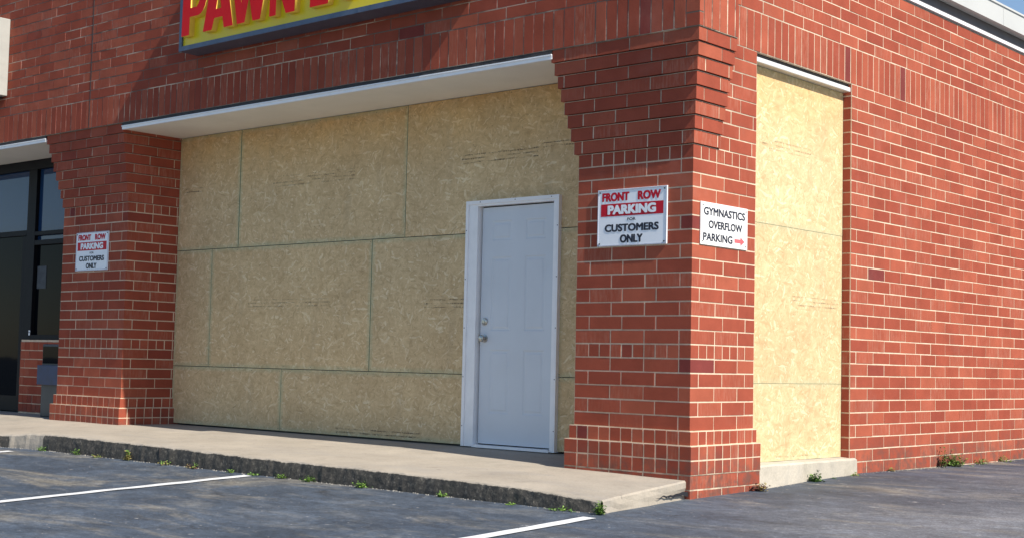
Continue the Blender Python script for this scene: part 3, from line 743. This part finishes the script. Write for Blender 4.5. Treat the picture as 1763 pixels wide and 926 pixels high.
# ------------------------------------------------------------------ flat lettering
def text_mesh(body, x, z, wdt, hgt, O, U, Nn, thick=.001, bold=.0, name='lettering', mat=None, parent=None, align='c', shear=0):
    cu = bpy.data.curves.new('t', 'FONT'); cu.body = body; cu.size = 1; cu.offset = 0; cu.extrude = 0.0; cu.fill_mode = 'FRONT'; cu.resolution_u = 4; cu.shear = shear
    ob = bpy.data.objects.new('t', cu); sc.collection.objects.link(ob)
    dg_ = bpy.context.evaluated_depsgraph_get(); me = bpy.data.meshes.new_from_object(ob.evaluated_get(dg_))
    bpy.data.objects.remove(ob); bpy.data.curves.remove(cu)
    xs_ = [v.co.x for v in me.vertices]; zs_ = [v.co.y for v in me.vertices]
    x0, x1, z0, z1 = min(xs_), max(xs_), min(zs_), max(zs_)
    O, U, Nn = Vector(O), Vector(U), Vector(Nn); off = Vector(parent['_base'])
    bs = bold * hgt * .55; V, F = [], []
    for q, (dx, dz) in enumerate(((0, 0), (-bs, 0), (bs, 0), (-bs * .7, bs * .6), (bs * .7, bs * .6), (-bs * .7, -bs * .6), (bs * .7, -bs * .6))):
        k0 = len(V)
        for v in me.vertices:
            a = x + ((v.co.x - x0) / (x1 - x0) - .5) * (wdt - 2 * bs) + dx; b = z + ((v.co.y - z0) / (z1 - z0) - .5) * (hgt - 1.2 * bs) + dz
            V.append(O + U * a + Vector((0, 0, b)) + Nn * (thick + q * .00012) - off)
        F += [[k0 + i for i in p.vertices] for p in me.polygons]
    me = bpy.data.meshes.new(name); me.from_pydata([tuple(v) for v in V], [], F)
    me.name = name; me.materials.clear(); me.materials.append(mat)
    o = bpy.data.objects.new(name, me); sc.collection.objects.link(o); o.parent = parent; return o
def flat(mb, O, U, Nn, a0, a1, z0, z1, n): 
    O, U, Nn = Vector(O), Vector(U), Vector(Nn)
    mb.face([O + U * a + Vector((0, 0, z)) + Nn * n for a, z in ((a0, z0), (a1, z0), (a1, z1), (a0, z1))])
def parking_sign(x0, x1, z0, z1, lab, tilt=0.0):
    T_ = thing('parking_sign', lab, 'sign', ((x0 + x1) / 2, -.006, z0), 'front row parking signs on the pillars')
    mb = MB(); mb.box(x0, x1, -.012, -.002, z0, z1); mb.build('sign_panel', SIGNW, T_, bevel=.0015)
    mb = MB(); e = .009; yq = -.0128
    for a in ((x0 + .002, x0 + e, z0 + .002, z1 - .002), (x1 - e, x1 - .002, z0 + .002, z1 - .002)): mb.box(a[0], a[1], -.0148, -.0122, a[2], a[3])
    for a in ((z0 + .002, z0 + e), (z1 - e, z1 - .002)): mb.box(x0 + e + .0005, x1 - e - .0005, -.0148, -.0122, a[0], a[1])
    mb.build('sign_border', plain('sign_border_grey', (0.50, 0.52, 0.60), 0.5), T_)
    W, Hh = x1 - x0, z1 - z0; O = (x0 + W / 2, -.012, z0); U = (1, 0, 0); Nn = (0, -1, 0)
    text_mesh('FRONT', -.235 * W, .865 * Hh, .40 * W, .155 * Hh, O, U, Nn, .0012, .15, 'red_lettering', SRED, T_)
    text_mesh('ROW', .25 * W, .865 * Hh, .33 * W, .155 * Hh, O, U, Nn, .0012, .15, 'red_lettering', SRED, T_)
    mb = MB(); flat(mb, O, U, Nn, -.45 * W, .45 * W, .525 * Hh, .745 * Hh, .0010); mb.build('red_band', SRED, T_)
    text_mesh('PARKING', 0, .637 * Hh, .70 * W, .165 * Hh, O, U, Nn, .0022, .18, 'white_lettering', SIGNW, T_)
    text_mesh('FOR', 0, .462 * Hh, .12 * W, .05 * Hh, O, U, Nn, .0012, .09, 'dark_lettering', SBLK, T_)
    text_mesh('CUSTOMERS', 0, .318 * Hh, .78 * W, .135 * Hh, O, U, Nn, .0012, .14, 'dark_lettering', SBLK, T_)
    text_mesh('ONLY', 0, .125 * Hh, .33 * W, .145 * Hh, O, U, Nn, .0012, .14, 'dark_lettering', SBLK, T_)
    mb = MB()
    for xx in (x0 + .022, x1 - .022):
        for zz in (z0 + .02, z1 - .02):
            mb = MB(); mb.box(xx - .005, xx + .005, -.0165, -.0125, zz - .005, zz + .005); mb.build('screw', STEEL, T_)
parking_sign(-.842, -.212, 1.324, 1.746, 'front row parking sign on the big corner pillar beside the white door')
parking_sign(-7.99, -7.37, 1.332, 1.742, 'front row parking sign on the left pillar, beside the dark glass')
# overflow sign
T_ = thing('overflow_sign', 'white gymnastics overflow parking sign with a red arrow on the sunlit side of the pillar', 'sign', (.006, .40, 1.32))
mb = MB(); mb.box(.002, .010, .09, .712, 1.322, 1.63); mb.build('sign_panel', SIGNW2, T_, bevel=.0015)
O = (.010, .401, 1.322); U = (0, 1, 0); Nn = (1, 0, 0); W, Hh = .622, .308
text_mesh('GYMNASTICS', 0, .79 * Hh, .88 * W, .185 * Hh, O, U, Nn, .0012, .09, 'dark_lettering', SBLK, T_)
text_mesh('OVERFLOW', .02 * W, .49 * Hh, .72 * W, .185 * Hh, O, U, Nn, .0012, .09, 'dark_lettering', SBLK, T_)
text_mesh('PARKING', -.14 * W, .19 * Hh, .62 * W, .185 * Hh, O, U, Nn, .0012, .09, 'dark_lettering', SBLK, T_)
mb = MB(); OO = Vector(O)
def pt(a, z): return OO + Vector((.0012, a * W, z * Hh))
mb.face([pt(.215, .14), pt(.345, .14), pt(.345, .23), pt(.215, .23)]); mb.face([pt(.345, .08), pt(.435, .185), pt(.345, .29)])
mb.build('red_arrow', ARROW, T_)
mb = MB()
for a in (-.46, .46):
    for z in (.08, .92):
        mb = MB(); q = pt(a, z); mb.box(q.x, q.x + .003, q.y - .004, q.y + .004, q.z - .004, q.z + .004); mb.build('screw', STEEL, T_)

# ------------------------------------------------------------------ pawn shop box sign
SX0, SX1, SZ0, SZ1, SY = -5.765, -2.08, 3.382, 4.28, -.345
PS = thing('shop_sign', 'yellow box sign with big raised red letters above the boarded storefront', 'sign', (-3.9, -.2, SZ0))
mb = MB(); mb.box(SX0 + .03, SX1 - .03, SY + .02, SY + .04, SZ0 + .045, SZ1 - .045); mb.build('sign_face', YEL, PS)
mb = MB(); t = .045
mb.box(SX0, SX1, SY, -FAS - .002, SZ0, SZ0 + .03); mb.box(SX0, SX1, SY, -FAS - .002, SZ1 - .03, SZ1)
mb.box(SX0, SX0 + .03, SY, -FAS - .002, SZ0 + .03, SZ1 - .03); mb.box(SX1 - .03, SX1, SY, -FAS - .002, SZ0 + .03, SZ1 - .03)
mb.box(SX0 + .03, SX1 - .03, SY - .0, SY + .02, SZ0 + .03, SZ0 + t); mb.box(SX0 + .03, SX1 - .03, SY, SY + .02, SZ1 - t, SZ1 - .03)
mb.box(SX0 + .03, SX0 + t, SY, SY + .02, SZ0 + t, SZ1 - t); mb.box(SX1 - t, SX1 - .03, SY, SY + .02, SZ0 + t, SZ1 - t)
mb.box(-3.20, -3.185, SY - .003, SY + .0, SZ0 + .002, SZ0 + t - .004)
mb.build('sign_frame', FRB, PS)
def letter(polys, name='letter'):
    cu = bpy.data.curves.new('l', 'CURVE'); cu.dimensions = '2D'; cu.fill_mode = 'BOTH'; cu.extrude = .030
    for pl in polys:
        sp = cu.splines.new('POLY'); sp.points.add(len(pl) - 1); sp.use_cyclic_u = True
        for q, (x, z) in zip(sp.points, pl): q.co = (x, z, 0, 1)
    ob = bpy.data.objects.new('l', cu); sc.collection.objects.link(ob)
    me = bpy.data.meshes.new_from_object(ob.evaluated_get(bpy.context.evaluated_depsgraph_get()))
    bpy.data.objects.remove(ob); bpy.data.curves.remove(cu)
    off = Vector(PS['_base'])
    for v in me.vertices: v.co = Vector((v.co.x, SY - .010 - v.co.z, v.co.y)) - off
    me.materials.clear(); me.materials.append(LRED); me.materials.append(LYEL)
    for p in me.polygons: p.material_index = 0 if abs(p.normal.y) > .7 else 1
    me.name = name
    o = bpy.data.objects.new(name, me); sc.collection.objects.link(o); o.parent = PS
z0, zt = 3.508, 4.06
def arc(cx, cz, rx, rz, a0, a1, n=10): return [(cx + rx * math.cos(math.radians(a0 + (a1 - a0) * i / n)), cz + rz * math.sin(math.radians(a0 + (a1 - a0) * i / n))) for i in range(n + 1)]
letter([[(-5.672, z0), (-5.549, z0), (-5.545, 3.683)] + arc(-5.42, 3.683 + .1885, .135, .1885, -90, 90) + [(-5.660, zt)],
        [(-5.538, 3.770), (-5.44, 3.770)] + arc(-5.46, 3.870, .065, .10, -70, 70, 6) + [(-5.535, 3.970)]])
letter([[(-5.331, z0), (-5.194, z0), (-5.158, 3.616), (-5.035, 3.616), (-5.010, z0), (-4.872, z0), (-5.00, zt), (-5.20, zt)], [(-5.135, 3.700), (-5.058, 3.700), (-5.097, 3.90)]])
letter([[(-4.811, z0), (-4.700, z0), (-4.640, 3.74), (-4.585, z0), (-4.475, z0), (-4.345, zt), (-4.475, zt), (-4.535, 3.70), (-4.595, zt), (-4.70, zt), (-4.755, 3.70), (-4.80, zt), (-4.925, zt)]])
letter([[(-4.344, z0), (-4.250, z0), (-4.246, 3.80), (-4.112, z0), (-3.990, z0), (-3.965, zt), (-4.06, zt), (-4.068, 3.78), (-4.205, zt), (-4.33, zt)]])
letter([[(-3.785, z0), (-3.545, z0), (-3.525, 3.60), (-3.655, 3.60), (-3.645, zt), (-3.775, zt)]])
letter([arc(-3.33, 3.785, .165, .277, 0, 360, 24)[:-1], arc(-3.33, 3.785, .07, .17, 0, 360, 24)[:-1]])
# neighbour's cabinet sign
NS = thing('cabinet_sign', 'white box sign at the top left edge above the dark glass storefront', 'sign', (-10.9, -.2, SZ0))
mb = MB(); mb.box(-12.9, -9.41, -.335, -FAS - .002, SZ0, SZ1); mb.build('sign_box', plain('sign_cabinet_white', (.40, .40, .37), .5, var=.05), NS, bevel=.008)
mb = MB(); mb.box(-12.8, -9.5, -.339, -.336, SZ0 + .08, SZ1 - .08); mb.build('sign_face', SIGNW, NS)
mb = MB(); mb.box(-12.7, -9.5, -.30, -.13, SZ0 - .02, SZ0 - .001); mb.build('sign_underside', STEEL, NS)

# ------------------------------------------------------------------ small things at the left shop
NB = thing('newspaper_box', 'grey metal box with a blue panel standing left of the left pillar', 'newspaper box', (-8.74, .38, -.28))
mb = MB(); mb.box(-8.95, -8.50, .20, .52, -.272, .548); mb.build('cabinet', GREYM, NB, bevel=.012)
mb = MB(); mb.box(-8.97, -8.52, .155, .198, .09, .31); mb.build('blue_panel', BLUEM, NB, bevel=.005)
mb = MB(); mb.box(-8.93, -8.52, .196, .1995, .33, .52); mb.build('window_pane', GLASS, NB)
mb = MB(); mb.box(-9.90, -9.70, fy + .040, fy + .0445, 1.215, 1.485); o = mb.build('paper_notice', plain('notice_paper', (.07, .08, .09), .8, var=.3, nscale=14), None); tag(o, 'grey paper notice taped inside the narrow window left of the left pillar', 'notice')
mb = MB(); mb.box(-9.965, -9.935, fy - .0045, fy - .001, .69, .715); mb.box(-9.965, -9.935, fy - .0045, fy - .001, .655, .682); o = mb.build('window_sticker', SIGNW, None); tag(o, 'tiny white sticker low on the black window post', 'sticker')

# ------------------------------------------------------------------ weeds
def weed(x, y, z, r, h, kinds, n, lab, tall=0):
    mb = MB()
    for i in range(n):
        a = random.uniform(0, 2 * math.pi); el = random.uniform(.1, 1.3) if not tall else random.uniform(.6, 1.5)
        rr = r * random.uniform(.25, 1) ; hh = h * random.uniform(.2, 1) * (1.15 - .7 * rr / r)
        b = Vector((x + random.uniform(-.3, .3) * r, y + random.uniform(-.2, .2) * r, z - .004))
        tip = b + Vector((math.cos(a) * rr, math.sin(a) * rr * .7, hh))
        if tall: tip = b + Vector((math.cos(a) * rr * .4, math.sin(a) * rr * .3, hh))
        d = (tip - b).normalized(); s = d.cross(Vector((0, 0, 1)));
        if s.length < .01: s = Vector((1, 0, 0))
        s.normalize(); mi = random.choice(kinds)
        # stem, then several small leaves along it
        wd = .0014; mb.face([b - s * wd, b + s * wd, tip + s * wd * .4, tip - s * wd * .4], mi)
        for q in range(random.randint(4, 8)):
            t = random.uniform(.3, 1.05); c = b.lerp(tip, t); la = random.uniform(0, 2 * math.pi)
            l = random.uniform(.009, .021) * (1 + .4 * (h > .08)); ld = Vector((math.cos(la), math.sin(la), random.uniform(-.2, .9))).normalized(); ls = ld.cross(Vector((random.uniform(-.4, .4), random.uniform(-.4, .4), 1))).normalized() * l * random.uniform(.28, .42)
            mb.face([c, c + ld * l * .45 + ls, c + ld * l + Vector((0, 0, -.1 * l)), c + ld * l * .45 - ls], mi if random.random() < .8 else random.choice(kinds))
    o = mb.build('weed', LEAFS); cen = Vector((x, y, z))
    for v in o.data.vertices: v.co -= cen
    o.location = cen; tag(o, lab, 'weed', 'weeds growing along the foot of the kerb and walls')
KY = -1.255
WD = [(-6.38, .09, .05, [0, 0, 2], 26, 0, 'pale green weed at the right of the clean kerb patch'),
      (-5.78, .05, .075, [0, 0, 2], 22, 0, 'upright green weed in front of the left pillar by the kerb'),
      (-5.42, .09, .035, [0, 1], 18, 0, 'sparse low weed between two taller ones by the kerb below the left pillar'),
      (-4.98, .05, .14, [1, 0, 1], 34, 1, 'tallest yellowish weed against the dark kerb, as high as the kerb'),
      (-4.42, .10, .055, [1, 3, 0], 22, 0, 'brownish dry weed on the kerb line right of the tall yellowish one'),
      (-4.02, .10, .055, [1, 0, 3], 24, 0, 'second brownish weed just before the end of the left white line'),
      (-3.52, .045, .03, [0], 12, 0, 'tiny green sprout at the end of the left white line'),
      (-3.22, .08, .03, [0, 0, 2], 18, 0, 'flat green weed right at the tip of the left white line'),
      (-2.90, .055, .045, [0, 0], 24, 0, 'small round green weed just right of the left white line'),
      (-2.58, .075, .06, [0, 0, 2], 30, 0, 'bushy green weed under the middle of the boards by the kerb'),
      (-1.98, .075, .065, [0, 0, 2], 32, 0, 'green weed with a thin stalk by the kerb left of the door'),
      (-1.18, .05, .05, [0, 0, 2], 22, 0, 'bright green weed at the kerb in front of the white door'),
      (-.55, .06, .022, [0], 12, 0, 'thin creeping weed at the kerb right of the door'),
      (-.10, .13, .03, [0, 2, 0], 30, 0, 'creeping weeds near the kerb end above the right white line')]
for (x, r, h, k, n, tall, lab) in WD: weed(x, KY - .012 + (edge_y(x) + 1.22), gz(x, KY), r, h, k, n, lab, tall)
weed(.185, -1.26, gz(.2, -1.2), .05, .09, [0, 2, 0], 34, 'green weed clinging to the outer corner of the kerb')
weed(.08, .80, gz(.05, .8), .10, .09, [1, 3, 1, 3], 40, 'reddish dry weed at the foot of the corner pillar')
weed(.085, 1.62, gz(.05, 1.6), .07, .095, [2, 2, 0], 46, 'dark green weed in front of the concrete sill')
weed(.07, 1.95, gz(.05, 1.9), .06, .022, [2], 10, 'tiny creeping weed right of the dark green one at the sill')
weed(.07, 2.28, gz(.05, 2.3), .05, .03, [1, 0], 10, 'small yellowish weed at the right end of the sill')
weed(.04, 3.02, gz(0, 3.0), .05, .05, [0, 1], 16, 'small lone weed near the start of the long side wall')
weed(.05, 4.02, gz(0, 4.0), .09, .20, [3, 2, 2, 0], 40, 'tall purple stalked weed against the side wall', 1)
weed(.05, 4.26, gz(0, 4.2), .15, .16, [0, 0, 2, 2], 80, 'widest leafy weed patch against the side wall')
weed(.04, 4.85, gz(0, 4.8), .10, .08, [0, 0], 34, 'low green weed in the middle of the side wall')
weed(.04, 5.42, gz(0, 5.4), .08, .07, [0, 1], 30, 'low yellow green weed near the right end of the side wall')
weed(.06, 6.35, gz(0, 6.3), .15, .17, [0, 2, 2], 90, 'bushy dark weed farthest along the side wall')
# light grit washed against the kerb and wall
for i, (nm, pts_) in enumerate((('gravel', [(random.uniform(-7.5, .15), 'k') for _ in range(300)] + [(random.uniform(.9, 7), 'w') for _ in range(160)]),)):
    mb = MB()
    for q, kd in pts_:
        if kd == 'k': x, y = q, KY - abs(random.gauss(0, .018)) + (edge_y(q) + 1.22) + .012
        else: x, y = .03 + abs(random.gauss(0, .03)), q
        z = gz(x, y); s = random.uniform(.002, .0065)
        mb.hexa([(x - s, y - s, z - .004), (x + s, y - s * .7, z - .004), (x + s * .8, y + s, z - .004), (x - s, y + s, z - .004), (x - s * .6, y - s * .5, z + s), (x + s * .6, y - s * .4, z + s * 1.2), (x + s * .5, y + s * .5, z + s), (x - s * .5, y + s * .6, z + s)])
    o = mb.build(nm, WHITE_PIECE); o['kind'] = 'stuff'
for o in sc.objects:
    if '_base' in o: del o['_base']
